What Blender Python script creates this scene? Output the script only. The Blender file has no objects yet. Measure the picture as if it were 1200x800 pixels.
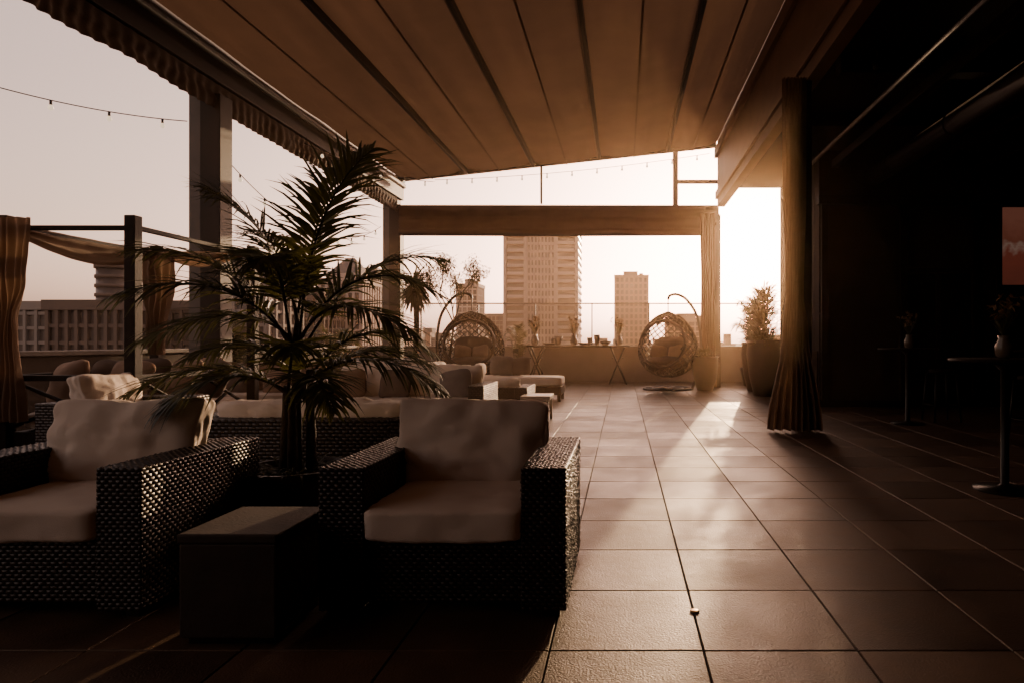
import bpy, bmesh, math, random
from mathutils import Vector, Matrix, noise, Euler
random.seed(7)
R=random.random
def U(a,b): return a+(b-a)*R()
SC=bpy.context.scene
# ---------------------------------------------------------------- materials
def nodes(name):
    m=bpy.data.materials.new(name); m.use_nodes=True
    nt=m.node_tree; b=nt.nodes['Principled BSDF']; return m,nt,b
def mat(name,c1,c2=None,rough=.6,scale=8,bump=0,bscale=60,metal=0,spec=.5,coord='Object',detail=5,rvar=0):
    m,nt,b=nodes(name); c2=c2 or tuple(v*.7 for v in c1)
    tc=nt.nodes.new('ShaderNodeTexCoord')
    n=nt.nodes.new('ShaderNodeTexNoise'); n.inputs['Scale'].default_value=scale; n.inputs['Detail'].default_value=detail
    nt.links.new(tc.outputs[coord],n.inputs['Vector'])
    r=nt.nodes.new('ShaderNodeValToRGB'); r.color_ramp.elements[0].position=.32; r.color_ramp.elements[1].position=.68
    r.color_ramp.elements[0].color=(*c1,1); r.color_ramp.elements[1].color=(*c2,1)
    nt.links.new(n.outputs['Fac'],r.inputs['Fac']); nt.links.new(r.outputs['Color'],b.inputs['Base Color'])
    b.inputs['Roughness'].default_value=rough; b.inputs['Metallic'].default_value=metal
    b.inputs['Specular IOR Level'].default_value=spec
    if bump:
        n2=nt.nodes.new('ShaderNodeTexNoise'); n2.inputs['Scale'].default_value=bscale; n2.inputs['Detail'].default_value=6
        nt.links.new(tc.outputs[coord],n2.inputs['Vector'])
        bp=nt.nodes.new('ShaderNodeBump'); bp.inputs['Strength'].default_value=bump; bp.inputs['Distance'].default_value=.01
        nt.links.new(n2.outputs['Fac'],bp.inputs['Height']); nt.links.new(bp.outputs['Normal'],b.inputs['Normal'])
    return m
def translucent(m,frac,col):
    nt=m.node_tree; b=nt.nodes['Principled BSDF']; o=nt.nodes['Material Output']
    t=nt.nodes.new('ShaderNodeBsdfTranslucent'); t.inputs['Color'].default_value=(*col,1)
    mx=nt.nodes.new('ShaderNodeMixShader'); mx.inputs[0].default_value=frac
    nt.links.new(b.outputs[0],mx.inputs[1]); nt.links.new(t.outputs[0],mx.inputs[2]); nt.links.new(mx.outputs[0],o.inputs['Surface'])
    return m
def tile_mat():
    m,nt,b=nodes('slate_tile')
    tc=nt.nodes.new('ShaderNodeTexCoord')
    vm=nt.nodes.new('ShaderNodeVectorMath'); vm.operation='SUBTRACT'; vm.inputs[1].default_value=(.319,3.127,0)
    nt.links.new(tc.outputs['Object'],vm.inputs[0])
    vs=nt.nodes.new('ShaderNodeVectorMath'); vs.operation='DIVIDE'; vs.inputs[1].default_value=(.61,.61,1)
    nt.links.new(vm.outputs[0],vs.inputs[0])
    vf=nt.nodes.new('ShaderNodeVectorMath'); vf.operation='FLOOR'; nt.links.new(vs.outputs[0],vf.inputs[0])
    sx=nt.nodes.new('ShaderNodeSeparateXYZ'); nt.links.new(vf.outputs[0],sx.inputs[0]); cx=nt.nodes.new('ShaderNodeCombineXYZ')
    nt.links.new(sx.outputs[0],cx.inputs[0]); nt.links.new(sx.outputs[1],cx.inputs[1])
    wn=nt.nodes.new('ShaderNodeTexWhiteNoise'); nt.links.new(cx.outputs[0],wn.inputs['Vector'])
    n=nt.nodes.new('ShaderNodeTexNoise'); n.inputs['Scale'].default_value=2.6; n.inputs['Detail'].default_value=10; n.inputs['Roughness'].default_value=.68
    nt.links.new(tc.outputs['Object'],n.inputs['Vector'])
    n3=nt.nodes.new('ShaderNodeTexNoise'); n3.inputs['Scale'].default_value=110; n3.inputs['Detail'].default_value=4
    nt.links.new(tc.outputs['Object'],n3.inputs['Vector'])
    a=nt.nodes.new('ShaderNodeMath'); a.operation='MULTIPLY_ADD'; a.inputs[1].default_value=.3
    nt.links.new(wn.outputs['Value'],a.inputs[0]); nt.links.new(n.outputs['Fac'],a.inputs[2])
    r=nt.nodes.new('ShaderNodeValToRGB'); r.color_ramp.elements[0].position=.38; r.color_ramp.elements[1].position=.95
    r.color_ramp.elements[0].color=(.036,.021,.013,1); r.color_ramp.elements[1].color=(.14,.085,.052,1)
    nt.links.new(a.outputs[0],r.inputs['Fac']); nt.links.new(r.outputs[0],b.inputs['Base Color'])
    mr=nt.nodes.new('ShaderNodeMapRange'); mr.inputs['From Min'].default_value=.3; mr.inputs['From Max'].default_value=.95
    mr.inputs['To Min'].default_value=.36; mr.inputs['To Max'].default_value=.62
    nt.links.new(a.outputs[0],mr.inputs['Value']); nt.links.new(mr.outputs[0],b.inputs['Roughness'])
    b.inputs['Specular IOR Level'].default_value=.42; b.inputs['Specular Tint'].default_value=(1,.76,.54,1)
    ad=nt.nodes.new('ShaderNodeMath'); ad.operation='MULTIPLY_ADD'; ad.inputs[1].default_value=.5
    nt.links.new(n3.outputs['Fac'],ad.inputs[0]); nt.links.new(n.outputs['Fac'],ad.inputs[2])
    bp=nt.nodes.new('ShaderNodeBump'); bp.inputs['Strength'].default_value=.8; bp.inputs['Distance'].default_value=.007
    nt.links.new(ad.outputs[0],bp.inputs['Height']); nt.links.new(bp.outputs['Normal'],b.inputs['Normal'])
    return m
def glass_mat():
    m,nt,b=nodes('clear_glass'); o=nt.nodes['Material Output']
    t=nt.nodes.new('ShaderNodeBsdfTransparent'); t.inputs['Color'].default_value=(.93,.93,.92,1)
    g=nt.nodes.new('ShaderNodeBsdfGlossy'); g.inputs['Roughness'].default_value=.02
    mx=nt.nodes.new('ShaderNodeMixShader'); mx.inputs[0].default_value=.06
    nt.links.new(t.outputs[0],mx.inputs[1]); nt.links.new(g.outputs[0],mx.inputs[2]); nt.links.new(mx.outputs[0],o.inputs['Surface'])
    return m
M={}
M['wicker']=mat('wicker',(.03,.016,.01),(.016,.009,.006),.36,40,.15,200,spec=.5); M['core']=mat('wicker_core',(.005,.004,.003),(.004,.003,.002),.9,8,spec=.1)
M['tile']=tile_mat(); M['glass']=glass_mat()
M['cushion']=mat('cream_canvas',(.82,.72,.62),(.78,.67,.57),.9,5,.35,260)
M['pillow']=mat('taupe_pillow',(.13,.09,.065),(.1,.068,.05),.9,6,.3,240)
M['pillowtan']=mat('tan_pillow',(.3,.195,.13),(.24,.155,.105),.9,6,.3,240)
M['pillowgrey']=mat('grey_pillow',(.2,.17,.155),(.15,.13,.12),.9,6,.3,240)
M['darkwood']=mat('dark_wood',(.016,.009,.006),(.01,.006,.004),.6,12,.2,40,spec=.12)
M['steel']=mat('bronze_steel',(.02,.014,.011),(.015,.011,.009),.55,5,.05,80,spec=.2)
M['postlight']=mat('grey_paint',(.12,.1,.09),(.1,.085,.075),.5,3,spec=.3)
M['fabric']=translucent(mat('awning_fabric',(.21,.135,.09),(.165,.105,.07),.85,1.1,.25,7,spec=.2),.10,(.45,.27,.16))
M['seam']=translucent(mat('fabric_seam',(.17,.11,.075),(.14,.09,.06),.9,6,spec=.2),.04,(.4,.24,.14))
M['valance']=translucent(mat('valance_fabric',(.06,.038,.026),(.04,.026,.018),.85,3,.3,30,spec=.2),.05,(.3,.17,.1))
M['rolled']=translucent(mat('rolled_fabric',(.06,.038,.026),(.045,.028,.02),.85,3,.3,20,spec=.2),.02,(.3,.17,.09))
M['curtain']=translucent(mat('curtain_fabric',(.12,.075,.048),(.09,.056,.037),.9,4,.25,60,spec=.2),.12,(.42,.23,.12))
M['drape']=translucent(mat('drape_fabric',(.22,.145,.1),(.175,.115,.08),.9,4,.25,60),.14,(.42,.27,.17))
M['rail']=mat('dark_rail',(.012,.009,.007),(.01,.007,.006),.5,6,spec=.25)
M['railside']=mat('rail_trim',(.16,.11,.08),(.13,.09,.065),.5,6,spec=.3)
M['fascia']=mat('beige_fascia',(.24,.145,.09),(.19,.115,.072),.6,2,.1,30,spec=.3)
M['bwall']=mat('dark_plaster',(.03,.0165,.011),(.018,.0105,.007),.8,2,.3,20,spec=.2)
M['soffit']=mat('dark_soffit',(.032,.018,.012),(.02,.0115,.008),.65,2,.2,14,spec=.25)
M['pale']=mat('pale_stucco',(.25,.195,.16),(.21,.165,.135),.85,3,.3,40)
M['stone']=mat('travertine',(.2,.15,.115),(.15,.112,.088),.55,6,.25,30)
M['concrete']=mat('concrete_block',(.055,.038,.028),(.038,.027,.021),.65,7,.3,60,spec=.3)
M['pot']=mat('glazed_pot',(.025,.016,.012),(.016,.011,.009),.4,5,.15,12)
M['soil']=mat('soil',(.03,.02,.014),(.015,.01,.008),.95,30,.6,50)
M['leaf']=translucent(mat('palm_leaf',(.022,.028,.011),(.036,.036,.013),.42,14,spec=.4),.14,(.16,.15,.03))
M['leaf2']=translucent(mat('shrub_leaf',(.03,.034,.015),(.05,.046,.02),.5,10,spec=.3),.16,(.18,.15,.045))
M['bark']=mat('bark',(.05,.032,.022),(.03,.02,.013),.9,18,.7,40)
M['black']=mat('black_metal',(.01,.008,.007),(.007,.006,.005),.4,9,spec=.3)
M['darkglass']=mat('tinted_glass',(.01,.009,.009),(.008,.007,.007),.15,2,spec=.3)
M['white']=mat('white_lacquer',(.6,.54,.48),(.52,.47,.41),.4,4)
M['bulb']=mat('bulb_glass',(.7,.55,.35),(.6,.45,.3),.15,4)
M['bulb'].node_tree.nodes['Principled BSDF'].inputs['Emission Color'].default_value=(1,.75,.5,1)
M['bulb'].node_tree.nodes['Principled BSDF'].inputs['Emission Strength'].default_value=1.2
M['flower']=mat('flower_petals',(.3,.2,.09),(.26,.12,.06),.7,20)
M['ceramic']=mat('ceramic',(.16,.12,.09),(.13,.1,.078),.25,5)
M['brass']=mat('brass',(.5,.32,.14),(.4,.25,.1),.3,9,metal=1)
M['weave']=mat('rattan_weave',(.02,.012,.008),(.013,.008,.006),.5,30,spec=.3)
M['c1']=mat('tower_concrete',(.42,.32,.27),(.37,.285,.24),.8,.05)
M['c2']=mat('tan_concrete',(.38,.24,.165),(.33,.21,.145),.8,.05)
M['c3']=mat('grey_concrete',(.22,.185,.165),(.19,.16,.14),.8,.05)
M['c4']=mat('brown_brick',(.12,.085,.068),(.1,.07,.055),.85,.05)
M['win']=mat('window_glass',(.07,.055,.05),(.11,.09,.08),.25,.3)
M['roofslate']=mat('roof_slate',(.15,.125,.115),(.11,.095,.09),.8,.2)
M['ground']=mat('city_ground',(.12,.1,.085),(.07,.065,.05),.9,.01,detail=8)
# ---------------------------------------------------------------- mesh builder
class MB:
    def __init__(s): s.v=[];s.f=[];s.m=[];s.s=[]
    def add(s,vs,fs,mi=0,sm=False):
        o=len(s.v); s.v+= [tuple(v) for v in vs]
        for f in fs: s.f.append(tuple(i+o for i in f)); s.m.append(mi); s.s.append(sm)
    def box(s,x0,x1,y0,y1,z0,z1,mi=0,T=None):
        vs=[Vector(p) for p in ((x0,y0,z0),(x1,y0,z0),(x1,y1,z0),(x0,y1,z0),(x0,y0,z1),(x1,y0,z1),(x1,y1,z1),(x0,y1,z1))]
        if T: vs=[T@p for p in vs]
        s.add(vs,[(0,3,2,1),(4,5,6,7),(0,1,5,4),(1,2,6,5),(2,3,7,6),(3,0,4,7)],mi)
    def woven(s,x0,x1,y0,y1,z0,z1,w=.034,h=.017,mi=0,core=1,hh=.006):
        s.box(x0+.004,x1-.004,y0+.004,y1-.004,z0+.004,z1-.004,core)
        def face(o,a,b,n,La,Lb):
            nb=max(1,round(Lb/h)); na=max(1,round(La/w)); da=La/na; db=Lb/nb
            for j in range(nb):
                off=(j%2)*.5
                for i in range(-1,na+1):
                    u0=(i+off)*da+.0015; u1=(i+1+off)*da-.0015
                    u0=max(0,u0); u1=min(La,u1)
                    if u1-u0<da*.2: continue
                    v0=j*db+.0012; v1=(j+1)*db-.0012
                    e=min(.35*(u1-u0),.012); f=(v1-v0)*.22; H=hh*U(.6,1.15); tw=U(-.0015,.0015)
                    P=lambda u,v,k:o+a*u+b*v+n*k
                    vs=[P(u0,v0,0),P(u1,v0,0),P(u1,v1,0),P(u0,v1,0),P(u0+e,v0+f,H-tw),P(u1-e,v0+f,H+tw),P(u1-e,v1-f,H+tw),P(u0+e,v1-f,H-tw)]
                    s.add(vs,[(4,5,6,7),(0,1,5,4),(1,2,6,5),(2,3,7,6),(3,0,4,7)],mi,True)
        X,Y,Z=Vector((1,0,0)),Vector((0,1,0)),Vector((0,0,1)); q=.004
        face(Vector((x0,y0+q,z0)),X,Z,-Y,x1-x0,z1-z0)
        face(Vector((x1,y1-q,z0)),-X,Z,Y,x1-x0,z1-z0)
        face(Vector((x1-q,y0,z0)),Y,Z,X,y1-y0,z1-z0)
        face(Vector((x0+q,y1,z0)),-Y,Z,-X,y1-y0,z1-z0)
        face(Vector((x0,y0,z1-q)),X,Y,Z,x1-x0,y1-y0)
    def tube(s,pts,r,seg=8,mi=0,cap=True):
        pts=[Vector(p) for p in pts]; n=len(pts); rs=r if isinstance(r,(list,tuple)) else [r]*n
        vs=[];fs=[]; up=None
        for i,p in enumerate(pts):
            d=(pts[min(i+1,n-1)]-pts[max(i-1,0)]).normalized()
            if up is None: up=Vector((0,0,1)) if abs(d.z)<.9 else Vector((1,0,0))
            a=d.cross(up).normalized(); b=a.cross(d).normalized(); up=b
            for k in range(seg):
                t=2*math.pi*k/seg; vs.append(p+(a*math.cos(t)+b*math.sin(t))*rs[i])
        for i in range(n-1):
            for k in range(seg):
                k2=(k+1)%seg; fs.append((i*seg+k,i*seg+k2,(i+1)*seg+k2,(i+1)*seg+k))
        if cap: fs.append(tuple(range(seg))[::-1]); fs.append(tuple((n-1)*seg+k for k in range(seg)))
        s.add(vs,fs,mi,True)
    def lathe(s,prof,c=(0,0,0),seg=28,mi=0):
        vs=[];fs=[]
        for r,z in prof:
            for k in range(seg):
                t=2*math.pi*k/seg; vs.append((c[0]+r*math.cos(t),c[1]+r*math.sin(t),c[2]+z))
        for i in range(len(prof)-1):
            for k in range(seg):
                k2=(k+1)%seg; fs.append((i*seg+k,i*seg+k2,(i+1)*seg+k2,(i+1)*seg+k))
        fs.append(tuple(range(seg))[::-1]); n=len(prof)-1; fs.append(tuple(n*seg+k for k in range(seg)))
        s.add(vs,fs,mi,True)
    def quad(s,a,b,c,d,mi=0,sm=False): s.add([a,b,c,d],[(0,1,2,3)],mi,sm)
    def obj(s,name,mats,parent=None,bevel=0,M4=None):
        me=bpy.data.meshes.new(name); me.from_pydata(s.v,[],s.f); me.update()
        for mm in mats: me.materials.append(M[mm])
        me.polygons.foreach_set('material_index',s.m); me.polygons.foreach_set('use_smooth',s.s)
        o=bpy.data.objects.new(name,me); SC.collection.objects.link(o)
        if M4 is not None: o.matrix_world=M4
        if bevel:
            b=o.modifiers.new('Bevel','BEVEL'); b.width=bevel; b.segments=2; b.limit_method='ANGLE'
        if parent: o.parent=parent
        return o
def empty(name,loc=(0,0,0),rot=0):
    e=bpy.data.objects.new(name,None); e.empty_display_size=.2; e.location=loc; e.rotation_euler=(0,0,rot)
    SC.collection.objects.link(e); return e
def cushion(name,loc,half,matn,parent=None,rot=(0,0,0),p=6,puff=.3,seed=0,thin=2,wr=.012,n=14):
    bm=bmesh.new(); bmesh.ops.create_cube(bm,size=2); bmesh.ops.subdivide_edges(bm,edges=bm.edges,cuts=n,use_grid_fill=True)
    ax=[0,1,2]; ax.remove(thin)
    for v in bm.verts:
        c=v.co; l=(abs(c.x)**p+abs(c.y)**p+abs(c.z)**p)**(1/p); q=c/l
        a,b=q[ax[0]],q[ax[1]]
        q[thin]*=(1-puff*a**4)*(1-puff*b**4)
        q[ax[0]]*=1-.05*puff*2*(1-b*b); q[ax[1]]*=1-.05*puff*2*(1-a*a)
        w=Vector((q.x*half[0],q.y*half[1],q.z*half[2]))
        d=noise.noise(w*7+Vector((seed*3.1,seed,2)))+.5*noise.noise(w*17+Vector((seed,1,seed)))+.45*noise.noise(Vector((w.x*6,w.y*30,w.z*10))+Vector((seed,)*3))
        w+=v.co.normalized()*d*wr
        v.co=w
    me=bpy.data.meshes.new(name); bm.to_mesh(me); bm.free(); me.materials.append(M[matn])
    for q in me.polygons: q.use_smooth=True
    o=bpy.data.objects.new(name,me); SC.collection.objects.link(o); o.location=loc; o.rotation_euler=rot
    if parent: o.parent=parent
    return o
# ---------------------------------------------------------------- camera, sun, sky
cam=bpy.data.cameras.new('camera'); co=bpy.data.objects.new('camera',cam); SC.collection.objects.link(co)
co.location=(0,0,1.22); co.rotation_euler=(math.radians(90),0,0); cam.sensor_width=36; cam.lens=22.38; cam.shift_x=-.1083; cam.clip_end=30000; cam.clip_start=.05
SC.camera=co
SD=Vector((.208,1,.1676)).normalized()
el=math.asin(SD.z); az=math.atan2(SD.x,SD.y)
sl=bpy.data.lights.new('sun','SUN'); sl.energy=5; sl.angle=math.radians(.5); sl.color=(1,.64,.35)
so=bpy.data.objects.new('sun',sl); SC.collection.objects.link(so); so.rotation_euler=(-SD).to_track_quat('-Z','Y').to_euler(); so.location=(5,30,12)
w=bpy.data.worlds.new('World'); SC.world=w; w.use_nodes=True; nt=w.node_tree; bg=nt.nodes['Background']
sky=nt.nodes.new('ShaderNodeTexSky'); sky.sky_type='NISHITA'; sky.sun_disc=False; sky.sun_elevation=el; sky.sun_rotation=az
sky.dust_density=4; sky.air_density=1.2; sky.ozone_density=1
hv=nt.nodes.new('ShaderNodeHueSaturation'); hv.inputs['Saturation'].default_value=.42; nt.links.new(sky.outputs[0],hv.inputs['Color'])
hs=nt.nodes.new('ShaderNodeMix'); hs.data_type='RGBA'; hs.blend_type='MULTIPLY'; hs.inputs[0].default_value=1
hs.inputs[7].default_value=(3.35,2.22,1.88,1)
nt.links.new(hv.outputs[0],hs.inputs[6])
tc=nt.nodes.new('ShaderNodeTexCoord'); nz=nt.nodes.new('ShaderNodeVectorMath'); nz.operation='NORMALIZE'; nt.links.new(tc.outputs['Generated'],nz.inputs[0])
dt=nt.nodes.new('ShaderNodeVectorMath'); dt.operation='DOT_PRODUCT'; dt.inputs[1].default_value=SD; nt.links.new(nz.outputs[0],dt.inputs[0])
mx0=nt.nodes.new('ShaderNodeMath'); mx0.operation='MAXIMUM'; mx0.inputs[1].default_value=0; nt.links.new(dt.outputs['Value'],mx0.inputs[0])
def lobe(k,s,col):
    p=nt.nodes.new('ShaderNodeMath'); p.operation='POWER'; p.inputs[1].default_value=k; nt.links.new(mx0.outputs[0],p.inputs[0])
    c=nt.nodes.new('ShaderNodeVectorMath'); c.operation='SCALE'; c.inputs[0].default_value=tuple(s*v for v in col); nt.links.new(p.outputs[0],c.inputs['Scale']); return c
l1=lobe(1500,500,(1,.78,.45)); l2=lobe(60,11,(1,.66,.36))
a1=nt.nodes.new('ShaderNodeVectorMath'); a1.operation='ADD'; nt.links.new(l1.outputs[0],a1.inputs[0]); nt.links.new(l2.outputs[0],a1.inputs[1])
a2=nt.nodes.new('ShaderNodeVectorMath'); a2.operation='ADD'; nt.links.new(a1.outputs[0],a2.inputs[0]); nt.links.new(hs.outputs[2],a2.inputs[1])
nt.links.new(a2.outputs[0],bg.inputs['Color']); bg.inputs['Strength'].default_value=.14
# scatter volume added to imitate the warm glare around the sun
vm=bpy.data.materials.new('glare_haze'); vm.use_nodes=True; vn=vm.node_tree; vn.nodes.remove(vn.nodes['Principled BSDF'])
vs_=vn.nodes.new('ShaderNodeVolumeScatter'); vs_.inputs['Density'].default_value=.0028; vs_.inputs['Anisotropy'].default_value=.83; vs_.inputs['Color'].default_value=(1,.66,.4,1)
vn.links.new(vs_.outputs[0],vn.nodes['Material Output'].inputs['Volume']); M['haze']=vm
m=MB(); m.box(-8,9.1,5,26,-.5,7.4); hz=m.obj('glare_haze',['haze'])
# ---------------------------------------------------------------- ground / city
m=MB(); m.quad((-15000,-6000,-60),(15000,-6000,-60),(15000,20000,-60),(-15000,20000,-60)); m.obj('ground',['ground'])
def building(name,x0,x1,y0,y1,z1,fh=3.2,bay=3.5,mt='c1',z0=-60,pier=.6,slab=.7,roof=None,vert=True):
    m=MB(); m.box(x0,x1,y0,y1,z0,z1,1)
    zz0=max(z0,-25)
    z=zz0
    while z<z1:
        m.box(x0-.5,x1+.5,y0-.5,y1+.5,z,min(z+slab,z1-.02),0); z+=fh
    m.box(x0-.9,x1+.9,y0-.9,y1+.9,z1-.9,z1+1,0)
    if vert:
        n=max(2,round((x1-x0)/bay))
        for i in range(n+1):
            xx=x0+(x1-x0)*i/n; m.box(xx-pier/2,xx+pier/2,y0-.75,y0+.3,zz0,z1-.95,0)
        n=max(2,round((y1-y0)/bay))
        for i in range(n+1):
            yy=y0+(y1-y0)*i/n
            m.box(x0-.75,x0+.3,yy-pier/2,yy+pier/2,zz0,z1-.95,0); m.box(x1-.3,x1+.75,yy-pier/2,yy+pier/2,zz0,z1-.95,0)
    if roof=='pyramid':
        cx,cy=(x0+x1)/2,(y0+y1)/2; a=(x1-x0)/2*.8
        m.box(cx-a,cx+a,cy-a,cy+a,z1+1,z1+3,0)
        m.add([(cx-a,cy-a,z1+3),(cx+a,cy-a,z1+3),(cx+a,cy+a,z1+3),(cx-a,cy+a,z1+3),(cx-1.5*1,cy,z1+9),(cx+1.5,cy,z1+9)],[(0,1,5,4),(1,2,5),(2,3,4,5),(3,0,4)],2)
    elif roof=='plant':
        cx,cy=(x0+x1)/2,(y0+y1)/2; a=(x1-x0)/2
        m.box(cx-a*.5,cx+a*.4,cy-a*.4,cy+a*.4,z1+1,z1+4,0); m.box(cx+a*.5,cx+a*.75,cy-a*.3,cy+a*.2,z1+1,z1+2.8,0)
    m.obj(name,[mt,'win','roofslate'])
m=MB(); x0,x1,y0,y1,zt=-46.2,-18.1,250,275,47
m.box(x0,x1,y0,y1,-60,zt,1)
z=-30
while z<zt-1:
    m.box(x0-.4,x1+.4,y0-.4,y1+.4,z,z+1.0,0)
    for a,b in ((x0+1,x0+7.5),(x1-7.5,x1-1)):
        m.box(a,b,y0-2,y0-.42,z+.05,z+.35,0); m.box(a,b,y0-2,y0-1.85,z+.36,z+1.3,0)
    z+=3.0
for i in range(9):
    xx=-37.5+i*(10.7/8); m.box(xx-.28,xx+.28,y0-.8,y0+.2,-30,zt-.3,0)
for xx in (x0,x0+8,x1-8,x1): m.box(xx-.6,xx+.6,y0-1.2,y0+.3,-30,zt-.2,0)
m.box(x0-.7,x1+.7,y0-1.3,y1+.7,zt-.1,zt+1.5,0)
m.obj('apartment_tower',['c1','win'])
building('office_tower',-5,16.3,420,440,44,4,3.2,'c2',pier=1.3,slab=1.2,roof='plant')
building('apartment_building',-91,-80,350,365,32,3.2,3,'c1',roof='plant')
building('office_building',-115,-94,500,520,22,3.5,3,'c3')
building('hotel_building',-104.5,-90.5,220,236,22,3.3,2.4,'c1',roof='pyramid',pier=.9)
building('condominium_tower',-98.3,-93.8,241,252,28,3.1,2.2,'c3')
building('brick_building',-103,-94.5,200,214,17,3.3,2.6,'c4')
building('grey_office_building',-95,-84,150,166,21,3.3,3.2,'c3')
building('brown_office_building',-108,-93.3,120,136,8.0,3.2,1.9,'c4')
building('low_office_building',-136,-126,140,156,9,3.2,2.6,'c3')
building('stone_building',-92,-87.6,130,140,8.5,3.2,2.2,'c4')
building('parking_building',-170,-150,160,180,8.2,3.4,4,'c3')
building('residential_building',28,54,400,418,15,3.2,4,'c2',roof='plant')
m=MB(); m.lathe([(4.6,-60),(4.6,27)],(-178,222,0),32,1)
z=-25
while z<26: m.lathe([(5,z),(5,z+1.1)],(-178,222,0),32,0); z+=3.2
m.lathe([(5.2,26.4),(5.2,28)],(-178,222,0),32,0); m.obj('round_tower',['c4','win'])
m=MB()
for i in range(420):
    D=U(420,2600); x=U(-1.15,.5)*D; hw=U(8,30)*(.6+D/2000); top=-60+ U(25,60)+ (U(0,22)*D/746 if R()<.55 else 0)
    top=min(top,1.2+U(8,26)*D/746)
    k=0 if R()<.5 else 1; m.box(x-hw/2,x+hw/2,D,D+hw,-60.5,top,k)
    zz=top-3
    while zz>max(-20,top-40) and D<1400: m.box(x-hw/2+.5,x+hw/2-.5,D-.15,D,zz-1.2,zz,2); zz-=3.6
m.obj('distant_city_buildings',['c3','c2','win'])
# ---------------------------------------------------------------- terrace
m=MB(); m.box(-8.3,9.5,-4.5,20,-1.2,-.012); m.box(-8.3,9.5,-4.5,20,-60,-1.25); m.obj('terrace_slab',['bwall'])
m=MB(); S=.61; g=.0035
for i in range(-14,15):
    for j in range(-12,28):
        a=.319+i*S; b=3.127+j*S
        x0,x1,y0,y1=a+g,a+S-g,b+g,b+S-g
        if x0<-8.2 or x1>9.2 or y0<-4.4 or y1>19.9: continue
        e=.003; tz=[U(-.001,.001) for _ in range(4)]
        vs=[(x0,y0,-.01),(x1,y0,-.01),(x1,y1,-.01),(x0,y1,-.01),(x0,y0,-.004),(x1,y0,-.004),(x1,y1,-.004),(x0,y1,-.004),
            (x0+e,y0+e,tz[0]),(x1-e,y0+e,tz[1]),(x1-e,y1-e,tz[2]),(x0+e,y1-e,tz[3])]
        fs=[(8,9,10,11)]
        for k in range(4):
            k2=(k+1)%4; fs+=[(k,k2,4+k2,4+k),(4+k,4+k2,8+k2,8+k)]
        m.add(vs,fs)
m.obj('tiled_floor',['tile'])
m=MB(); m.lathe([(.022,.0),(.022,.004),(.012,.006)],(.325,2.88,.001),20); m.obj('floor_drain_cap',['brass'])
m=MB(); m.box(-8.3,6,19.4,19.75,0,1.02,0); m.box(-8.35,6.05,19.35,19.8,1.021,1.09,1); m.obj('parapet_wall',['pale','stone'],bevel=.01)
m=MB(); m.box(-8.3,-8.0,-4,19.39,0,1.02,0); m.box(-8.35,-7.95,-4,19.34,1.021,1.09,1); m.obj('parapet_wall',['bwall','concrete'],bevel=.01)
m=MB()
xs=[-6.2+i*1.75 for i in range(7)]
for a,b in zip(xs[:-1],xs[1:]):
    m.box(a+.03,b-.03,19.56,19.572,1.1,2.36,0)
for a in xs: m.box(a-.02,a+.02,19.54,19.6,1.09,2.36,1)
m.box(-6.25,4.35,19.53,19.61,2.362,2.40,1); m.obj('glass_railing',['glass','steel'])
# ---------------------------------------------------------------- pergola
E=empty('retractable_roof_pergola')
def rz(x): return 6.24+.108*x
m=MB(); ny=160; rails=[-6.0,-4.17,-2.38,-.62,1.21,2.5]
for a,b in zip(rails[:-1],rails[1:]):
    nx=22; vs=[];fs=[]
    for j in range(ny+1):
        y=-4+21*j/ny
        for i in range(nx+1):
            t=i/nx; x=a+(b-a)*t
            sag=-.09*math.sin(math.pi*t)*(1+.25*math.sin(y*1.3+a))+.05*noise.noise(Vector((x*3.2,y*.25,a)))+.018*noise.noise(Vector((x*8,y*.9,a)))
            vs.append((x,y,rz(x)+sag))
    for j in range(ny):
        for i in range(nx):
            q=j*(nx+1)+i; fs.append((q,q+1,q+nx+2,q+nx+1))
    m.add(vs,fs,0,True)
m.obj('canopy_fabric',['fabric'],E)
m=MB()
for x in rails[1:-1]:
    m.box(x-.035,x+.035,-4,17.02,rz(x)-.13,rz(x)+.03,0); m.box(x-.07,x-.036,-4,17.0,rz(x)-.10,rz(x)-.04,1)
m.obj('canopy_rails',['rail','railside'],E,.004)
m=MB()
for a,b in zip(rails[:-1],rails[1:]):
    for t in (.5,):
        x=a+(b-a)*t; z=rz(x)-.145
        m.box(x-.018,x+.018,-4,17,z,z+.006)
m.obj('canopy_seams',['seam'],E)
m=MB()
vs=[]
for y in (17.0,17.12):
    for x in (-6.3,2.5):
        vs+=[(x,y,rz(x)-.1),(x,y,rz(x)+.08)]
m.add(vs,[(0,1,3,2),(4,6,7,5),(0,2,6,4),(1,5,7,3),(0,4,5,1),(2,3,7,6)])
m.box(-6.45,-6.02,-4,17.5,5.08,5.62); m.box(-6.5,-6.46,-4,17.5,5.0,5.68)
m.box(-6.3,-6.1,-4,17.5,4.9,5.079)
m.box(-6.1,2.6,17.2,17.45,4.62,4.9)
m.box(-2.22,-2.16,17.06,17.14,4.9,5.95); m.box(1.36,1.5,17.25,17.4,4.9,6.4); m.box(1.5,2.6,17.26,17.36,5.5,5.6)
for y in (-3.5,9.6,17.25):
    m.box(-6.28,-5.98,y-.15,y+.15,0,4.899)
m.box(2.32,2.62,17.05,17.45,0,4.619)
m.box(2.35,2.6,8.75,9.0,0,4.799)
m.obj('pergola_frame',['steel'],E,.008)
m=MB()
for y in (9.6,17.25): m.box(-6.46,-6.285,y-.13,y+.13,0,4.9)
m.obj('pale_side_columns',['postlight'],E,.008)
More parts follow.
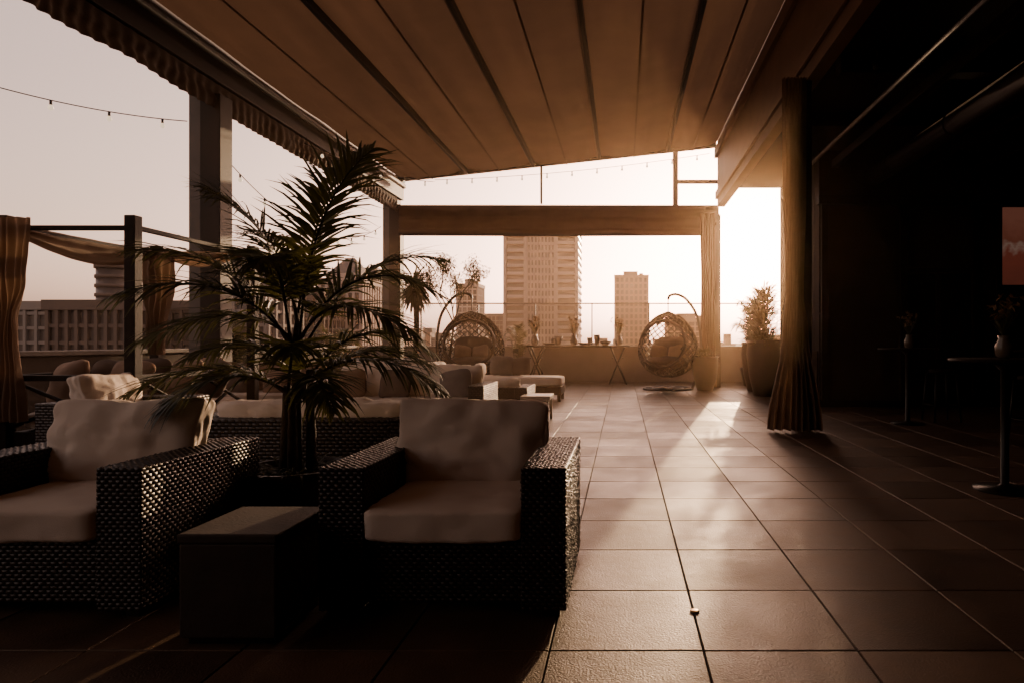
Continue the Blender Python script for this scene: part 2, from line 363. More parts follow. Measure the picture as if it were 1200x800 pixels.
def valance(name,p0,p1,z0,z1,n,amp,mt,parent,scal=.02,K=10):
    m=MB(); p0=Vector(p0);p1=Vector(p1); d=(p1-p0); L=d.length; d.normalize(); nn=Vector((-d.y,d.x,0)); N=n*10; vs=[];fs=[]
    for i in range(N+1):
        s=i/N
        ph=s*n*2*math.pi+2.5*noise.noise(Vector((s*L*1.1,0,3)))
        am=amp*(.6+.9*abs(noise.noise(Vector((s*L*.9,7,3)))))
        for k in range(K+1):
            t=k/K
            off=am*(.3+.7*t)*math.sin(ph)+.06*noise.noise(Vector((s*L*1.4,t*2.5,1)))*math.sin(math.pi*t*.8)
            zb=z0+scal*abs(math.sin(ph/2))+.04*noise.noise(Vector((s*L*.8,5,0)))
            q=p0+d*(L*s)+nn*off; vs.append((q.x,q.y,z1+(zb-z1)*t))
    for i in range(N):
        for k in range(K):
            q=i*(K+1)+k; fs.append((q,q+1,q+K+2,q+K+1))
    m.add(vs,fs,0,True); return m.obj(name,[mt],parent)
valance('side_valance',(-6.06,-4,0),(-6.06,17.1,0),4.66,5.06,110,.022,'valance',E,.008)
m=MB(); vs=[];fs=[]; N=160;K=26
for i in range(N+1):
    s=i/N; x=-6.0+8.5*s
    for k in range(K+1):
        t=k/K
        y=17.12-.07*abs(math.sin(t*math.pi*2.5))-.05*t+.03*noise.noise(Vector((x*2.2,t*5,0)))
        z=4.86-.74*t-.05*math.sin(math.pi*((s*3)%1))*t+.015*noise.noise(Vector((x*3,t*3,4)))
        vs.append((x,y,z))
for i in range(N):
    for k in range(K):
        q=i*(K+1)+k; fs.append((q,q+1,q+K+2,q+K+1))
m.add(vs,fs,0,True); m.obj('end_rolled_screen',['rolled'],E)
m=MB(); m.tube([(-6.0,17.1,4.1),(-1.7,17.1,4.08),(2.5,17.1,4.1)],.05,10)
m.obj('end_valance_bar',['steel'],E)
m=MB(); m.tube([(-5.85,-4,5.35),(-5.85,17,5.35)],.07,10); m.obj('roller_tube',['steel'],E)
# ---------------------------------------------------------------- building (right)
B=empty('bar_building')
m=MB()
m.box(2.52,2.72,-4,17.0,4.8,6.75,0); m.box(2.46,2.519,-4,17.0,5.0,5.2,0); m.box(2.44,2.519,-4,17.02,6.1,6.35,0)
m.obj('fascia',['fascia'],B,.01)
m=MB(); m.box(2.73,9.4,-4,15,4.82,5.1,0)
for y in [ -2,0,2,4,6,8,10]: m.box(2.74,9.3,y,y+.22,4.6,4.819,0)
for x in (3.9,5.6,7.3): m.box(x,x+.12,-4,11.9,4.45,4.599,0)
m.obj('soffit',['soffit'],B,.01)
m=MB(); m.tube([(4.7,-4,4.3),(4.7,11.9,4.3)],.17,16); m.tube([(3.4,-4,4.42),(3.4,11.9,4.42)],.035,10); m.tube([(6.4,-4,4.35),(6.4,11.9,4.35)],.05,10)
for y in (1,3,5,7,9,11): m.tube([(4.7,y,4.3),(4.7,y+.04,4.3)],.185,16)
m.obj('ceiling_ducts',['soffit'],B)
m=MB(); m.box(3.7,9.4,12,12.3,0,4.81,0); m.box(3.7,4.0,12.31,15,0,4.81,0); m.box(9.2,9.5,-4.2,11.99,0,4.81,0); m.box(-8.3,9.5,-4.6,-4.3,0,7,0)  # last box: unseen wall behind the camera, added to block rear skylight
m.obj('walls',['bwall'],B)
m=MB(); m.box(3.65,9.15,11.85,11.999,3.78,3.95); m.box(3.66,9.15,11.9,11.999,0,.12)
for x in (3.72,5.2,6.55,7.0): m.box(x,x+.12,11.9,11.999,.12,3.779)
for x in (5.32,): m.box(x,x+1.22,11.92,11.999,2.5,2.6); m.box(5.88,5.96,11.92,11.999,.12,2.499)
m.obj('wall_trim',['darkwood'],B,.006)
m=MB(); m.box(5.33,5.87,11.95,11.998,.13,2.49); m.box(5.97,6.53,11.95,11.998,.13,2.49); m.obj('glass_doors',['darkglass'],B)
m=MB(); m.box(3.5,3.695,12.1,13.6,0,1.05,0); m.box(3.45,3.69,13.61,14.0,0,1.1,0); m.obj('low_stone_wall',['stone'],bevel=.01)
for (x,y) in ((3.0,7.5),(3.0,11.5),(4.3,6.0),(5.9,6.5),(5.9,8.8)):
    m=MB(); m.tube([(x,y,4.8),(x,y,4.5)],.015,8); m.tube([(x,y+.04,4.52),(x-.02,y-.1,4.38)],[.045,.06],14); m.obj('ceiling_spotlight',['black'])
# screen
m=MB(); m.box(7.02,9.0,11.86,11.94,2.22,3.76,0); m.box(7.07,8.95,11.85,11.859,2.27,3.71,1)
mm,nt2,b2=nodes('screen_picture'); tc=nt2.nodes.new('ShaderNodeTexCoord'); sp=nt2.nodes.new('ShaderNodeSeparateXYZ'); nt2.links.new(tc.outputs['Generated'],sp.inputs[0])
nn=nt2.nodes.new('ShaderNodeTexNoise'); nn.inputs['Scale'].default_value=9; nt2.links.new(tc.outputs['Generated'],nn.inputs[0])
ma=nt2.nodes.new('ShaderNodeMath'); ma.operation='MULTIPLY_ADD'; ma.inputs[1].default_value=.4; nt2.links.new(nn.outputs[0],ma.inputs[0]); nt2.links.new(sp.outputs[2],ma.inputs[2])
cr=nt2.nodes.new('ShaderNodeValToRGB'); cr.color_ramp.elements[0].color=(.08,.022,.014,1); cr.color_ramp.elements[1].color=(.16,.055,.035,1)
e=cr.color_ramp.elements.new(.6); e.color=(.13,.03,.018,1); e=cr.color_ramp.elements.new(.68); e.color=(.2,.12,.09,1); e=cr.color_ramp.elements.new(.76); e.color=(.12,.035,.02,1)
nt2.links.new(ma.outputs[0],cr.inputs[0]); nt2.links.new(cr.outputs[0],b2.inputs['Base Color']); nt2.links.new(cr.outputs[0],b2.inputs['Emission Color']); b2.inputs['Emission Strength'].default_value=.5
b2.inputs['Roughness'].default_value=.3
M['screen']=mm; m.obj('wall_television',['black','screen'])
# ---------------------------------------------------------------- curtains
def curtain(name,cx,cy,zt,zb,prof,n=7,amp=.06,mt='curtain',lean=0,parent=None,seed=0,depthf=1):
    m=MB(); N=n*12; K=60; vs=[];fs=[]
    def wd(t):
        for (a,wa),(b,wb) in zip(prof[:-1],prof[1:]):
            if a<=t<=b:
                s=(t-a)/(b-a); s=s*s*(3-2*s); return wa+(wb-wa)*s
        return prof[-1][1]
    for k in range(K+1):
        t=k/K; ww=wd(t)
        for i in range(N+1):
            s=i/N-.5
            a=amp*(.5+.8*t)*math.sin(i/N*n*2*math.pi+.6*math.sin(t*5+seed)+1.2*noise.noise(Vector((s*4,t*2,seed))))+.03*noise.noise(Vector((s*8,t*6,seed)))
            vs.append((cx+s*ww+lean*t+.02*noise.noise(Vector((s*3,t*4,seed+9))),cy+a*depthf+.25*ww*(.25-s*s)*-1,zt+(zb-zt)*t+.02*noise.noise(Vector((s*6,0,seed)))*t))
    for k in range(K):
        for i in range(N):
            q=k*(N+1)+i; fs.append((q,q+1,q+N+2,q+N+1))
    m.add(vs,fs,0,True)
    return m.obj(name,[mt],parent)
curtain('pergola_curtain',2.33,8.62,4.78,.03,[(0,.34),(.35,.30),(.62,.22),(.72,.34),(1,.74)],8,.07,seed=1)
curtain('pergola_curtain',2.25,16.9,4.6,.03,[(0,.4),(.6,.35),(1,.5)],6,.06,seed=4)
# ---------------------------------------------------------------- armchairs / sofas
def armchair(cx,y0,name='wicker_armchair',W=1.09,rot=0,D=.92,seed=0,matb='cushion',nb=1,wv=(.05,.026),bh=.235,AH=.665):
    e=empty(name,(cx,y0,0),rot); h=W/2; a=.2; w_,h_=wv
    m=MB(); m.woven(-h,-h+a,0,D,.035,AH,w_,h_); m.woven(h-a,h,0,D,.035,AH,w_,h_); m.obj('arms',['wicker','core'],e)
    m=MB(); m.woven(-h+a+.001,h-a-.001,D-.16,D-.004,.035,AH-.005,w_,h_); m.obj('back',['wicker','core'],e)
    m=MB(); m.woven(-h+a+.001,h-a-.001,.035,D-.161,.06,.33,w_,h_); m.obj('seat_base',['wicker','core'],e)
    m=MB()
    for x in (-h+.06,h-.06):
        for y in (.06,D-.06): m.box(x-.03,x+.03,y-.03,y+.03,0,.034)
    m.obj('feet',['black'],e)
    iw=(W-2*a)
    for i in range(nb):
        ww=iw/nb; x=-iw/2+ww*(i+.5)
        cushion('seat_cushion',(x,.37,.41),(ww/2+.012,.40,.085),'cushion',e,p=12,puff=.12,seed=seed+i,wr=.008,n=24)
        cushion('back_cushion',(x-.01,D-.27,.44+bh),(ww/2+.06,.12,bh),matb,e,rot=(-.2,U(-.015,.015),U(-.02,.02)),p=12,puff=.42,seed=seed+i+5,thin=1,wr=.024,n=26)
    return e
armchair(-.795,2.8,seed=1,wv=(.036,.018))
armchair(-2.665,2.8,seed=3,wv=(.036,.018))
armchair(-2.35,5.5,'wicker_sofa',W=1.75,rot=math.pi,seed=5,nb=2,bh=.17)
armchair(-2.85,8.0,'wicker_sofa',W=2.2,seed=7,nb=3)
armchair(-3.6,9.9,'wicker_armchair',W=1.0,rot=-math.pi/2,seed=12)
armchair(-4.35,6.2,'wicker_armchair',W=1.0,rot=math.pi/2,seed=14)
armchair(-5.3,9.0,'wicker_sofa',W=1.9,seed=17,nb=2,matb='pillowtan')
armchair(-4.6,11.4,'wicker_sofa',W=2.0,rot=0,seed=22,nb=2)
armchair(-2.15,10.9,'wicker_sofa',W=1.3,rot=math.pi,seed=29,AH=.5,bh=.1)
for x,y,z,mt,s in ((-3.6,8.35,.66,'pillowtan',1),(-3.0,8.4,.66,'pillow',2),(-2.2,8.38,.66,'pillowgrey',3),(-5.1,11.7,.66,'pillow',4),(-4.1,11.7,.66,'pillowgrey',8),(-5.6,9.25,.66,'pillow',9),(-5.0,9.2,.66,'pillowtan',10)):
    cushion('throw_pillow',(x,y,z),(.23,.08,.21),mt,None,rot=(-.3,U(-.2,.2),U(-.3,.3)),p=4,puff=.6,thin=1,seed=s,wr=.01)
e=empty('chaise_lounge',(-2.2,12.9,0))
m=MB(); m.box(-.95,.95,0,.85,.14,.31,0)
for x in (-.9,.9):
    for y in (.05,.8): m.box(x-.035,x+.035,y-.035,y+.035,0,.139,0)
m.obj('frame',['darkwood'],e,.01)
cushion('mattress',(0,.425,.41),(.96,.43,.1),'cushion',e,p=10,puff=.1,seed=2,wr=.006)
cushion('pillow_1',(-.35,.55,.71),(.26,.09,.23),'pillowgrey',e,rot=(-.35,.1,.2),p=4,puff=.6,thin=1,seed=3)
cushion('pillow_2',(.02,.6,.7),(.24,.09,.21),'pillow',e,rot=(-.4,-.1,-.15),p=4,puff=.6,thin=1,seed=5)
cushion('bolster',(-.8,.45,.63),(.1,.3,.14),'cushion',e,p=4,puff=.3,seed=6)
m=MB(); m.box(-1.55,-1.1,9.6,10.15,.34,.4); m.box(-1.5,-1.15,9.65,10.1,.12,.16)
for x in (-1.53,-1.16):
    for y in (9.62,10.09): m.box(x,x+.04,y,y+.04,0,.339)
m.obj('coffee_table',['white'],bevel=.006)
m=MB(); m.box(-3.1,-2.0,6.5,7.2,.36,.41,0)
for x in (-3.05,-2.1):
    for y in (6.55,7.1): m.box(x,x+.05,y,y+.05,0,.359,0)
m.obj('coffee_table',['darkwood'],bevel=.006)
e=empty('side_table',(-1.585,2.55,0))
m=MB(); m.box(-.195,.195,0,.43,.03,.41); m.obj('body',['concrete'],e,.008)
m=MB(); m.box(-.2,.2,-.005,.435,.411,.45); m.obj('top_slab',['concrete'],e,.008)
m=MB(); m.box(-.17,.17,.025,.405,0,.029); m.obj('plinth',['black'],e)
# ---------------------------------------------------------------- cabana
e=empty('cabana_daybed')
m=MB(); x0,x1,y0,y1=-6.3,-5.0,6.5,8.6
for x in (x0,x1):
    for y in (y0,y1): m.box(x-.055,x+.055,y-.055,y+.055,0,2.5)
for y in (y0,y1): m.box(x0+.056,x1-.056,y-.025,y+.025,2.35,2.4)
for x in (x0,x1): m.box(x-.025,x+.025,y0+.056,y1-.056,2.36,2.41)
m.box(x0+.056,x1-.056,y0+.0,y1-.0,.12,.3)
for y in (y0,y1): m.box(x0+.056,x1-.056,y-.03,y+.03,.82,.88)
m.box(x1-.03,x1+.03,y0+.056,y1-.056,.82,.88); m.box(x0-.03,x0+.03,y0+.056,y1-.056,.82,.88)
m.tube([(x0+.07,y0,.35),(x1-.07,y0,.82)],.022,6); m.tube([(x0+.07,y0-.01,.82),(x1-.07,y0-.01,.35)],.022,6)
for a,b in ((y0+.07,(y0+y1)/2),((y0+y1)/2,y1-.07)):
    m.tube([(x1,a,.35),(x1,b,.82)],.022,6); m.tube([(x1+.01,a,.82),(x1+.01,b,.35)],.022,6)
m.obj('frame',['darkwood'],e,.008)
cushion('mattress',(-5.65,7.55,.4),(.6,1.0,.1),'cushion',e,p=10,puff=.1,seed=2,wr=.006)
for i,(x,y,mt) in enumerate(((-6.1,7.0,'pillowtan'),(-5.8,7.3,'pillow'),(-5.5,7.1,'pillowtan'),(-5.3,7.7,'pillowtan'),(-5.9,7.9,'pillow'),(-5.4,8.2,'pillowtan'),(-5.15,8.0,'pillow'))):
    cushion('pillow_%d'%i,(x,y,.78),(.28,.1,.25),mt,e,rot=(-.35,U(-.25,.25),U(-.5,.5)),p=4,puff=.6,thin=1,seed=i)
curtain('drape_1',-6.17,6.38,2.46,.42,[(0,.46),(.3,.38),(.5,.2),(.6,.22),(1,.36)],6,.05,'drape',parent=e,seed=3)
curtain('drape_2',-6.22,8.5,2.36,1.05,[(0,.46),(.35,.42),(.8,.24),(1,.2)],5,.05,'drape',parent=e,seed=6)
def swag(p0,p1,dip,hang,name):
    m=MB(); N=60;K=14; vs=[];fs=[]; p0=Vector(p0);p1=Vector(p1); d=(p1-p0).normalized(); nn=Vector((-d.y,d.x,0))
    for i in range(N+1):
        t=i/N; c=p0.lerp(p1,t); sn=math.sin(math.pi*t)
        for k in range(K+1):
            s=k/K; z=c.z-dip*sn*s**.8-hang*s*(.5+.5*sn)
            o=.035*math.sin(s*15+t*3)+.02*noise.noise(Vector((t*9,s*5,0)))
            q=c+nn*o; vs.append((q.x,q.y,z))
    for i in range(N):
        for k in range(K):
            q=i*(K+1)+k; fs.append((q,q+1,q+K+2,q+K+1))
    m.add(vs,fs,0,True); m.obj(name,['drape'],e)
swag((-6.28,6.5,2.43),(-6.28,8.58,2.43),.14,.16,'swag_1')
swag((-6.25,8.55,2.43),(-5.05,8.55,2.43),.1,.12,'swag_2')
# ---------------------------------------------------------------- plants
def blade(m,base,d,L,w,droop,mi=0,up=Vector((0,0,1)),segs=4):
    d=d.normalized(); side=d.cross(up)
    if side.length<.05: side=Vector((1,0,0))
    side.normalize(); vs=[];fs=[]; p=base.copy(); dd=d.copy()
    for i in range(segs+1):
        t=i/segs; ww=w*(1-t)**.6*(.55+.45*min(1,t*4)) if i<segs else .001
        nrm=side.cross(dd).normalized()
        vs+=[p-side*ww/2+nrm*ww*.18,p,p+side*ww/2+nrm*ww*.18]
        dd=(dd+Vector((0,0,-droop/segs*(1+t)))).normalized(); p=p+dd*L/segs
    for i in range(segs):
        a=i*3; fs+=[(a,a+1,a+4,a+3),(a+1,a+2,a+5,a+4)]
    m.add(vs,fs,mi,True)
def frond(m,base,ctrl,tip,n=46,LL=.38,w=.026,mi=0,mr=1,rr=.011,start=.22,lift=.28):
    base,ctrl,tip=Vector(base),Vector(ctrl),Vector(tip); pts=[]
    for i in range(25):
        t=i/24; pts.append(base*(1-t)**2+ctrl*2*t*(1-t)+tip*t*t)
    m.tube(pts,[rr*(1-.85*i/24) for i in range(25)],6,mr)
    for i in range(n):
        t=start+(1-start)*i/(n-1); p=base*(1-t)**2+ctrl*2*t*(1-t)+tip*t*t
        d=((ctrl-base)*(1-t)+(tip-ctrl)*t).normalized()
        s=d.cross(Vector((0,0,1))); 
        if s.length<.1: s=Vector((1,0,0))
        s.normalize(); nn=s.cross(d).normalized()
        f=(t-start)/(1-start)
        L=LL*(.35+.65*math.sin(math.pi*min(1,.12+f*.95))**.7)*U(.8,1.12)
        if f>.9: L*=.8
        fw=.6+1.2*f
        for sg in (-1,1):
            dd=s*sg+d*fw+nn*(lift+U(-.2,.2))
            blade(m,p,dd,L,w*U(.75,1.15),U(.25,.9),mi,nn)
m=MB(); b=Vector((-2.0,3.9,0))
for dx,dy,h in ((0,0,1.25),(.07,.05,1.05),(-.09,.03,.95),(.02,-.08,.85)):
    pts=[(b.x+dx*(1-.2*t),b.y+dy,.38+(h-.38)*t) for t in [i/8 for i in range(9)]]
    m.tube(pts,[.034*(1-.35*i/8)+.003*(i%2) for i in range(9)],8,1)
c=(b.x,b.y,1.2)
FR=[
 ((-1.9,3.8,2.05),(-1.42,3.6,2.3)),
 ((-2.0,4.1,2.05),(-1.95,4.4,2.42)),
 ((-2.12,4.0,1.95),(-2.55,3.9,2.15)),
 ((-2.25,3.8,1.8),(-2.85,3.7,1.75)),
 ((-2.3,3.9,1.55),(-2.88,3.8,1.22)),
 ((-2.2,3.6,1.7),(-2.55,3.2,1.45)),
 ((-1.65,3.9,1.85),(-1.12,3.9,1.5)),
 ((-1.7,3.7,1.6),(-1.15,3.5,1.25)),
 ((-1.75,4.2,1.9),(-1.3,4.6,1.8)),
 ((-2.15,4.15,1.9),(-2.6,4.5,2.0)),
 ((-1.95,3.6,1.85),(-1.85,3.2,1.6)),
]
for ct,tp in FR: frond(m,(c[0]+U(-.03,.03),c[1]+U(-.03,.03),c[2]+U(-.1,.05)),ct,tp,38,.42,.027)
for ct,tp in (((-1.6,3.8,1.35),(-1.05,3.7,.92)),((-2.35,3.8,1.25),(-2.9,3.7,.9)),((-1.8,3.6,1.2),(-1.5,3.3,.86)),((-2.2,3.6,1.2),(-2.45,3.35,.85)),((-1.75,4.1,1.35),(-1.25,4.2,1.05)),((-1.9,3.7,1.35),(-1.7,3.25,1.15)),((-2.2,4.0,1.4),(-2.75,4.0,1.1)),((-1.7,3.9,1.5),(-1.2,4.0,1.15))):
    frond(m,(b.x+U(-.08,.08),b.y+U(-.05,.05),.85),ct,tp,34,.38,.027)
e=empty('potted_palm')
m.obj('palm_foliage',['leaf','bark'],e)
m=MB(); m.lathe([(.2,0),(.22,.02),(.3,.38),(.33,.42),(.33,.46),(.29,.46),(.28,.40)],(b.x,b.y,0),32,0); m.obj('pot',['pot'],e)
m=MB(); m.lathe([(.28,.395),(.2,.41),(.05,.42)],(b.x,b.y,0),24,0)
m.obj('soil',['soil'],e)
m=MB()
for i in range(160):
    a=U(0,6.28); r=U(.05,.27); blade(m,Vector((b.x+r*math.cos(a),b.y+r*math.sin(a),.41)),Vector((math.cos(a)*.7,math.sin(a)*.7,1)),U(.1,.24),.02,U(.8,1.6),0)
m.obj('underplanting',['leaf'],e)

def pot(m,x,y,r,h,mi): m.lathe([(r*.65,0),(r*.7,.02),(r*.95,h*.75),(r,h*.9),(r*1.03,h),(r*.92,h),(r*.9,h*.93)],(x,y,0),28,mi)
def yucca(x,y,h,r,n=110,potr=.28,name='potted_yucca'):
    m=MB(); pot(m,x,y,potr,.5,2)
    pts=[(x+.05*math.sin(t*3),y,.45+(h-.45)*t) for t in [i/8 for i in range(9)]]
    m.tube(pts,[.06,.06,.06,.06,.06,.065,.07,.09,.11],8,1)
    top=Vector(pts[-1])
    for i in range(n):
        a=U(0,6.28); zz=U(-.9,1); q=math.sqrt(max(0,1-zz*zz))
        blade(m,top+Vector((0,0,U(-.2,.1))),Vector((q*math.cos(a),q*math.sin(a),zz)),r*U(.75,1.1),.085,U(.3,1.1),0)
    m.obj(name,['leaf','bark','pot'])
yucca(-4.78,14.6,2.5,.58,280)
def tree(x,y,h,spread,nleaf,name,seed,potr=.3,leafw=.08):
    random.seed(seed); m=MB(); pot(m,x,y,potr,.55,2)
    base=Vector((x,y,.5)); tips=[]
    def br(p,d,L,r,lv):
        pts=[p]; q=p.copy(); dd=d.copy()
        for i in range(4):
            dd=(dd+Vector((U(-.2,.2),U(-.2,.2),.08))).normalized(); q=q+dd*L/4; pts.append(q.copy())
        m.tube(pts,[r*(1-.12*i) for i in range(5)],6,1)
        if lv==0: tips.append(pts); return
        for k in range(3):
            a=U(0,6.28); br(pts[-1-(k%2)],(dd+Vector((math.cos(a),math.sin(a),.2))*.8).normalized(),L*.68,r*.6,lv-1)
    br(base,Vector((0,0,1)),h*.46,.035,3)
    for i in range(nleaf):
        pts=random.choice(tips); p=random.choice(pts[1:])+Vector((U(-1,1),U(-1,1),U(-1,1)))*spread
        blade(m,p,Vector((U(-1,1),U(-1,1),U(-.6,.6))),leafw*U(.8,1.5),leafw*.5,.4,0,segs=2)
    m.obj(name,['leaf2','bark','pot'])
tree(-4.2,15.4,2.6,.12,2000,'potted_tree',11)
def areca(x,y,h,n,name,potr=.3,ll=.3,sp=.8):
    m=MB(); pot(m,x,y,potr,.5,2)
    for i in range(n):
        a=U(0,6.28); rr=sp*U(.5,1); hh=h*U(.65,1)
        dx,dy=math.cos(a)*rr,math.sin(a)*rr
        frond(m,(x+U(-.1,.1),y+U(-.1,.1),.45),(x+dx*.35,y+dy*.35,hh*1.08),(x+dx,y+dy,hh*U(.72,.95)),26,ll,.03,rr=.01)
    m.obj(name,['leaf','bark','pot'])
areca(-3.05,18.6,1.75,9,'potted_areca_palm',.26,.28,.5)
areca(3.55,17.6,2.7,12,'potted_areca_palm',.3,.35,.6)
areca(-7.3,12.0,1.9,12,'potted_areca_palm',.3,.32,.8)
areca(-7.2,16.0,2.0,12,'potted_areca_palm',.3,.32,.8)
def planter(x,y,r,h,name,ph=1.0,n=500):
    m=MB(); m.lathe([(r*.55,0),(r*.6,.03),(r*.85,h*.35),(r,h*.75),(r*.95,h*.95),(r*1.02,h),(r*.88,h),(r*.85,h*.93)],(x,y,0),32,1)
    for i in range(n):
        a=U(0,6.28); zz=U(0,1); q=math.sqrt(U(0,1)); cx=r*1.05*q*math.cos(a)*(1-.35*zz); cy=r*1.05*q*math.sin(a)*(1-.35*zz)
        blade(m,Vector((x+cx*.8,y+cy*.8,h*.9+ph*zz*.8*(1+.3*noise.noise(Vector((cx*4,cy*4,zz*3)))))),Vector((cx*1.5,cy*1.5,U(.1,1))),U(.12,.28),.045,U(.4,1.2),0,segs=3)
    m.obj(name,['leaf2','pot'])
planter(3.2,14.4,.4,1.25,'planter_urn',1.5,1100)
planter(3.3,15.7,.38,1.2,'planter_urn',1.4,900)
planter(2.05,15.9,.33,.85,'planter_urn',.25,120)
# ---------------------------------------------------------------- egg chairs
def egg(x,y,rot,name='hanging_egg_chair',Rr=.74,hh=.8,cz=1.13,sgn=1):
    e=empty(name,(x,y,0),rot)
    def rad(zn): return Rr*(max(0,1-zn*zn))**.5*(1-.16*zn)
    NI,NJ=26,44; vs=[];idx={}
    for i in range(NI+1):
        zn=-math.cos(math.pi*(.04+.92*i/NI))
        for j in range(NJ):
            if (i+j)%2==0:
                a=2*math.pi*j/NJ; r=rad(zn); idx[(i,j)]=len(vs); vs.append((r*math.cos(a),r*math.sin(a),cz+zn*hh))
    fs=[]
    for i in range(NI-1):
        for j in range(NJ):
            if (i+j)%2==0:
                f=(idx[(i,j)],idx[(i+1,(j+1)%NJ)],idx[(i+2,j)],idx[(i+1,(j-1)%NJ)])
                c=sum((Vector(vs[k]) for k in f),Vector())/4
                if c.y<0 and (c.x/(.74*Rr))**2+((c.z-cz-.03)/(.68*hh))**2<1: continue
                fs.append(f)
    m=MB(); m.add(vs,fs); o=m.obj('woven_shell',['weave'],e)
    wf=o.modifiers.new('Wireframe','WIREFRAME'); wf.thickness=.045; wf.use_boundary=True; wf.use_even_offset=False
    m=MB(); pts=[]
    for k in range(41):
        t=2*math.pi*k/40; px=.76*Rr*math.cos(t); pz=.03+.70*hh*math.sin(t); zn=pz/hh; r=rad(zn); pts.append((px,-math.sqrt(max(.01,r*r-px*px)),cz+pz))
    m.tube(pts,.04,8); m.lathe([(.02,0),(.13,.02),(.13,.05),(.03,.09)],(0,0,cz+hh-.04),16)
    m.obj('rim',['weave'],e)
    m=MB(); ring=[(.62*math.cos(2*math.pi*k/40),.62*math.sin(2*math.pi*k/40),.035) for k in range(41)]
    m.tube(ring,.03,8); ring=[(.4*math.cos(2*math.pi*k/40),.4*math.sin(2*math.pi*k/40),.035) for k in range(41)]; m.tube(ring,.02,8)
    m.tube([(-.62,0,.035),(.62,0,.035)],.025,8); m.tube([(0,-.62,.035),(0,.62,.035)],.025,8)
    arc=[(0,.62,.04),(0,.72,.3),(0,.82,.8),(0,.84,1.3),(0,.75,1.85),(0,.5,2.25),(0,.25,2.4),(0,.05,2.38),(0,0,2.28)]
    arc=[(sgn*p[1],0,p[2]) for p in arc]
    sm=[]
    for i in range(len(arc)-1):
        p0=Vector(arc[max(i-1,0)]);p1=Vector(arc[i]);p2=Vector(arc[i+1]);p3=Vector(arc[min(i+2,len(arc)-1)])
        for k in range(5):
            t=k/5; sm.append(.5*((2*p1)+(p2-p0)*t+(2*p0-5*p1+4*p2-p3)*t*t+(-p0+3*p1-3*p2+p3)*t**3))
    sm.append(Vector(arc[-1])); m.tube(sm,.035,8); m.tube([(0,0,2.3),(0,0,cz+hh)],.014,6)
    m.obj('stand',['black'],e)
    cushion('seat_cushion',(0,-.08,cz-.42),(.54,.46,.15),'pillow',e,p=3,puff=.3,seed=3,wr=.02)
    cushion('back_cushion',(0,.3,cz-.1),(.5,.14,.34),'pillow',e,rot=(-.25,0,0),p=3,puff=.4,thin=1,seed=4,wr=.02)
    cushion('pillow_1',(-.2,-.15,cz-.17),(.22,.1,.19),'pillowtan',e,rot=(-.5,.2,.3),p=4,puff=.6,thin=1,seed=5)
    cushion('pillow_2',(.22,-.1,cz-.17),(.22,.1,.19),'pillowtan',e,rot=(-.5,-.2,-.3),p=4,puff=.6,thin=1,seed=6)
egg(-3.75,15.8,.1,sgn=-1,Rr=.78)
egg(1.15,16.2,-.35,sgn=1)
# ---------------------------------------------------------------- buffet table
e=empty('buffet_table')
m=MB(); m.box(-2.75,.2,18.1,18.8,1.06,1.11); m.obj('top',['darkwood'],e,.008)
m=MB()
for x in (-2.5,-.15):
    for y in (18.15,18.75):
        m.tube([(x-.25,y,.0),(x+.2,y,1.06)],.025,6); m.tube([(x+.25,y,.0),(x-.2,y,1.06)],.025,6)
    for z in (.25,.75): m.tube([(x-.15,18.15,z),(x-.15,18.75,z)],.015,6); m.tube([(x+.15,18.15,z),(x+.15,18.75,z)],.015,6)
    m.tube([(x-.25,18.15,.02),(x-.25,18.75,.02)],.02,6); m.tube([(x+.25,18.15,.02),(x+.25,18.75,.02)],.02,6)
m.obj('trestles',['black'],e)
def vase(x,y,z,s=1,name='flower_vase',n=60):
    m=MB(); m.lathe([(.04*s,0),(.07*s,.03*s),(.08*s,.12*s),(.045*s,.19*s),(.055*s,.22*s)],(x,y,z),18,0)
    for i in range(n):
        a=U(0,6.28); q=U(0,.6); p=Vector((x,y,z+.2*s)); d=Vector((q*math.cos(a),q*math.sin(a),1)); L=U(.18,.42)*s
        blade(m,p,d,L,.02*s,.3,1)
        if i%2==0:
            t=p+d.normalized()*L*.95
            for k in range(4): blade(m,t,Vector((U(-1,1),U(-1,1),U(-.3,1))),.06*s,.045*s,.3,2,segs=2)
    m.obj(name,['ceramic','leaf2','flower'])
for x in (-2.55,-1.42,-.12): vase(x,18.4,1.11,1.35,n=90)
m=MB()
for x,r,h in ((-2.15,.2,.07),(-1.85,.12,.26),(-1.1,.22,.08),(-.75,.1,.3),(-.5,.18,.12),(-2.0,.1,.2),(-.95,.08,.22)):
    m.lathe([(r*.4,0),(r*.5,.01),(r*.9,h*.7),(r,h),(r*.9,h*.95)],(x,18.35+U(-.15,.15),1.111),20,0)
m.obj('serving_bowls',['ceramic'])
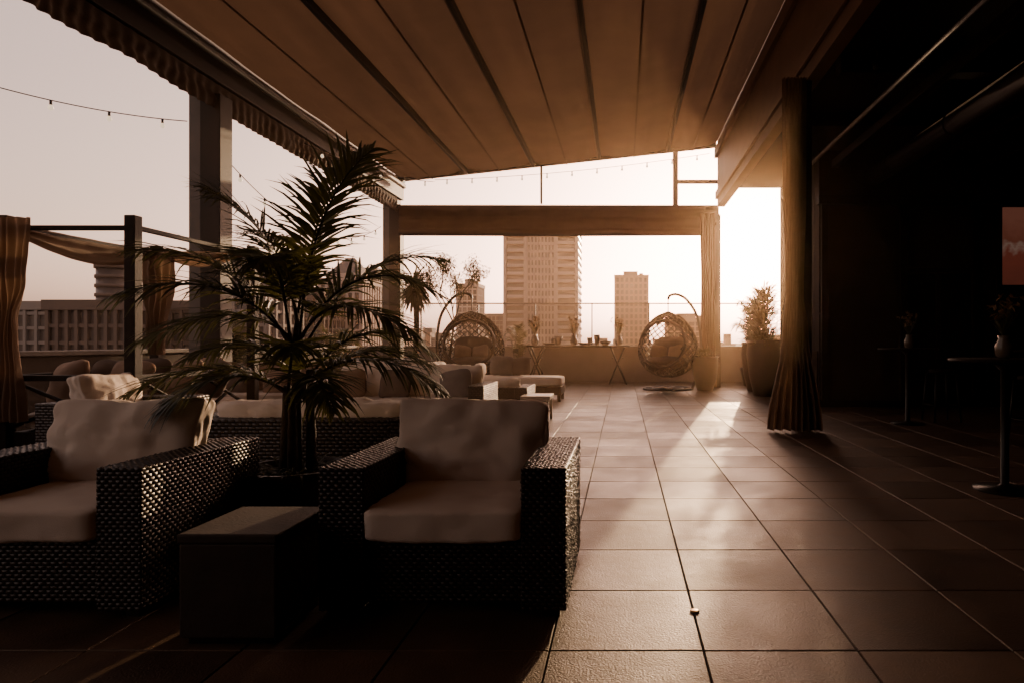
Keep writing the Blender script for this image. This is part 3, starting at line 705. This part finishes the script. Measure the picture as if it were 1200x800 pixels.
# ---------------------------------------------------------------- high tables right
def hightable(x,y,h,r):
    e=empty('high_cocktail_table',(x,y,0))
    m=MB(); m.lathe([(r*.97,h-.03),(r,h-.02),(r,h-.005),(r*.98,h)],(0,0,0),40); m.obj('top',['darkwood'],e)
    m=MB(); m.lathe([(.24,0),(.24,.012),(.06,.03),(.032,.05),(.032,h-.1),(.09,h-.035)],(0,0,0),28); m.obj('pedestal',['black'],e)
hightable(3.15,5.25,1.08,.42); hightable(4.25,9.5,1.12,.42); hightable(6.0,9.0,1.1,.42)
vase(3.17,5.3,1.08,.85,n=46); vase(4.27,9.5,1.12,.9,n=40)
def stool(x,y):
    e=empty('bar_stool',(x,y,0)); m=MB()
    for sx in (-1,1):
        for sy in (-1,1): m.tube([(sx*.2,sy*.2,0),(sx*.15,sy*.15,.74)],.014,6)
    m.tube([(-.18,-.18,.25),(.18,-.18,.25),(.18,.18,.25),(-.18,.18,.25),(-.18,-.18,.25)],.01,6)
    m.obj('legs',['black'],e); m=MB(); m.lathe([(.17,.74),(.18,.76),(.17,.79),(.1,.8)],(0,0,0),24); m.obj('seat',['darkwood'],e)
stool(4.0,5.6); stool(4.9,9.8); stool(5.1,7.9)
# ---------------------------------------------------------------- string lights
def lights(name,p0,p1,sag,n):
    m=MB(); p0=Vector(p0);p1=Vector(p1); pts=[]
    for i in range(41):
        t=i/40; pts.append(p0.lerp(p1,t)-Vector((0,0,sag*4*t*(1-t))))
    m.tube(pts,.008,5,0)
    for i in range(n):
        t=(i+.5)/n; p=p0.lerp(p1,t)-Vector((0,0,sag*4*t*(1-t)))
        m.tube([p,p-Vector((0,0,.07))],.016,8,0); m.lathe([(.008,-.135),(.026,-.12),(.032,-.1),(.024,-.075),(.014,-.06)],tuple(p),10,1)
    m.obj(name,['black','bulb'])
lights('string_lights',(-9.6,6.6,5.0),(-6.5,9.5,4.5),.28,7)
lights('string_lights',(-6.5,9.7,4.55),(-6.5,17.1,4.3),.9,10)
lights('string_lights',(-6.0,12.0,4.95),(-5.0,16.9,5.45),.15,5)
lights('string_lights',(-5.0,16.9,5.5),(2.3,16.9,6.2),.12,11)
m=MB(); m.tube([(-9.6,6.6,-59.9),(-9.6,6.6,5.05)],.04,8); m.obj('light_pole',['steel'])
